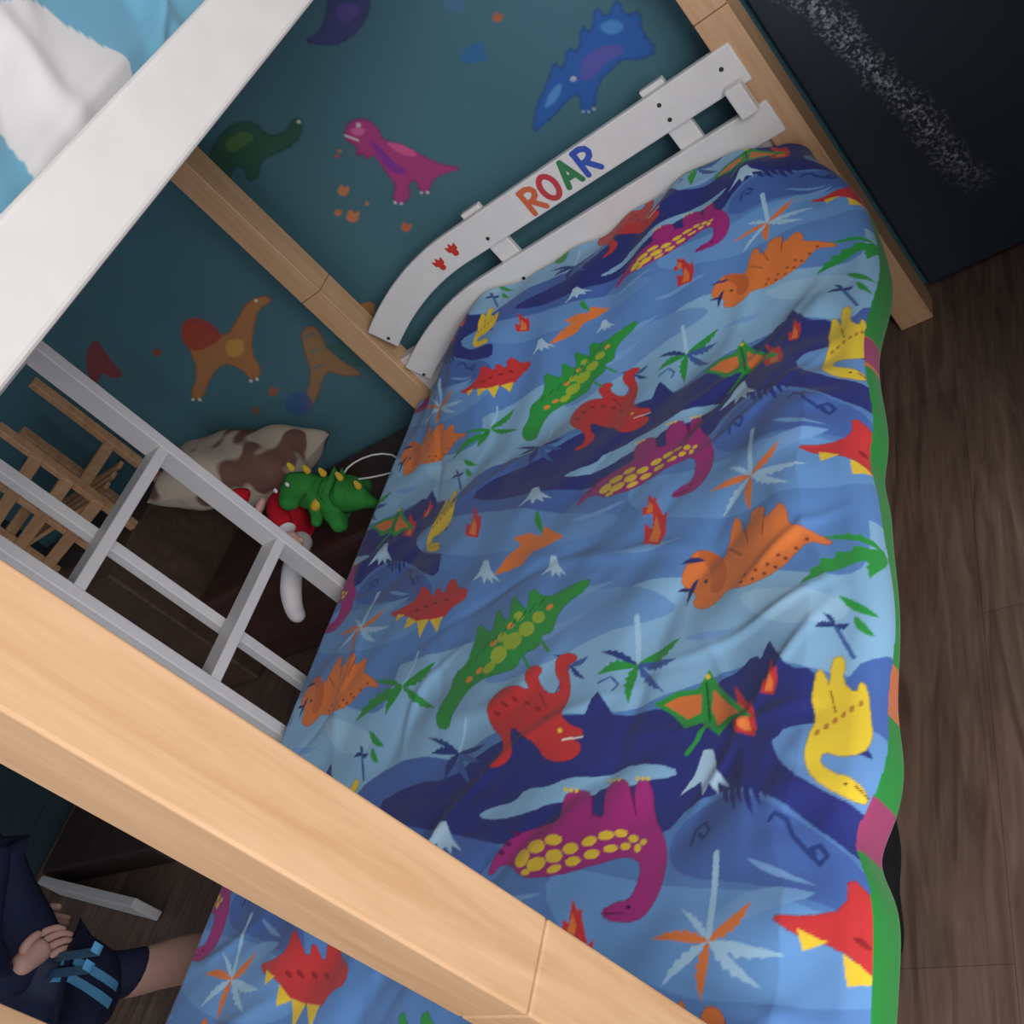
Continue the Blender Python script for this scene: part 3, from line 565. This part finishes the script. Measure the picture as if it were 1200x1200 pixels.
for i,(dz,dy,L) in enumerate([(.026,.024,1.0),(.010,.012,1.12),(-.007,.0,1.0),(-.023,-.013,.8)]):
    b=Vector((-2.449,.545+dy*.6,.548+dz)); d1=Vector((.05,.75,-.6)).normalized()*.028*L; d2=Vector((-.2,.45,-.85)).normalized()*.023*L; d3=Vector((-.4,.05,-.9)).normalized()*.017*L
    p=[b-d1*.5,b+d1*.6,b+d1+d2*.6,b+d1+d2+d3]
    skin('finger_%d'%i,hv(*[tuple(q)+(r,) for q,r in zip(p,(.0078,.0073,.0066,.0056))]),[(0,1),(1,2),(2,3)],M_skin,ch)
skin('thumb',hv((-2.437,.505,.595,.010),(-2.428,.525,.60,.0095),(-2.428,.545,.592,.0085),(-2.434,.56,.58,.007)),[(0,1),(1,2),(2,3)],M_skin,ch)
skin('palm_left',[(-2.63,.60,.57,.020),(-2.63,.615,.53,.024),(-2.63,.625,.50,.020)],[(0,1),(1,2)],M_skin,ch)
for i,(dy,L) in enumerate([(-.018,.85),(-.006,1.),(.006,1.05),(.018,.9)]):
    skin('finger_left_%d'%i,[(-2.63,.625+dy,.505,.0085),(-2.628,.63+dy,.475,.008),(-2.622,.635+dy,.475-.025*L,.007)],[(0,1),(1,2)],M_skin,ch)
skin('thumb_left',[(-2.62,.635,.535,.010),(-2.605,.655,.515,.0095),(-2.60,.66,.495,.008)],[(0,1),(1,2)],M_skin,ch)
HC=Vector((-2.50,.765,1.0))
bm=bmesh.new(); bmesh.ops.create_icosphere(bm,subdivisions=4,radius=.085)
for v in bm.verts:
    x,y,z=v.co; z*=1.18; y*=1.05
    if z<0: x*=1-.25*(-z/.1); y*=1-.12*(-z/.1)
    if y>0: y+=.016*math.exp(-((x/.011)**2+((z+.008)/.016)**2)); y-=.006*math.exp(-(((abs(x)-.03)/.014)**2+((z-.008)/.01)**2))
    v.co=(x,y,z)
me=bpy.data.meshes.new('head'); bm.to_mesh(me); bm.free(); me.materials.append(M_skin)
for p in me.polygons:p.use_smooth=True
o=link(bpy.data.objects.new('head',me)); o.location=HC; par(o,ch)
def ell(name,c,r,m):
    bm=bmesh.new(); bmesh.ops.create_icosphere(bm,subdivisions=3,radius=1)
    for v in bm.verts: v.co=(v.co.x*r[0],v.co.y*r[1],v.co.z*r[2])
    me=bpy.data.meshes.new(name); bm.to_mesh(me); bm.free(); me.materials.append(m)
    for p in me.polygons:p.use_smooth=True
    o=link(bpy.data.objects.new(name,me)); o.location=HC+Vector(c); par(o,ch)
for s in (-1,1):
    ell('eye',(s*.03,.077,.008),(.011,.008,.008),mat('eye_white',(235,235,235),.2)); ell('iris',(s*.03,.084,.008),(.005,.003,.005),mat('iris',(60,45,35),.2))
    ell('ear',(s*.083,0,-.005),(.008,.016,.024),M_skin)
ell('mouth',(0,.073,-.045),(.02,.006,.005),mat('lips',(180,95,90),.4))
ell('hair',(0,-.018,.032),(.093,.093,.088),M_hair)
for i,(a,b) in enumerate([((-2.45,.75,.034),(-2.45,.86,.034)),((-2.60,.70,.034),(-2.60,.81,.034))]):
    skin('shoe_%d'%i,[a+(.036,),tuple((Vector(a)+Vector(b))/2)+(.036,),b+(.028,)],[(0,1),(1,2)],mat('shoe',(40,40,45),.6),ch)
# ================= LIGHT =================
def area(name,loc,tgt,sx,sy,p,col):
    l=bpy.data.lights.new(name,'AREA');l.shape='RECTANGLE';l.size=sx;l.size_y=sy;l.energy=p;l.color=col
    o=link(bpy.data.objects.new(name,l));o.location=loc;d=Vector(tgt)-Vector(loc);o.rotation_euler=d.to_track_quat('-Z','Y').to_euler();return o
area('window_light',(1.6,-1.1,2.0),(-1.2,1.2,.5),1.8,1.3,100,(1.0,.99,.975))
w=bpy.data.worlds.new('w');S.world=w;w.use_nodes=True;w.node_tree.nodes['Background'].inputs[0].default_value=(.82,.87,.95,1);w.node_tree.nodes['Background'].inputs[1].default_value=.68
S.view_settings.view_transform='Standard'
# ================= CAMERA =================
cd=bpy.data.cameras.new('camera');cd.sensor_width=36;cd.lens=F/1200*36;cd.clip_start=.02
cam=link(bpy.data.objects.new('camera',cd))
dn=(R[0][1],R[1][1],-R[2][1]);fw=(R[0][2],R[1][2],-R[2][2])
fv=Vector(fw).normalized();upv=-Vector(dn);upv=(upv-upv.dot(fv)*fv).normalized();rv=fv.cross(upv)
m=Matrix((rv,upv,-fv)).transposed().to_4x4();m.translation=(0,0,CAMZ);cam.matrix_world=m
S.camera=cam
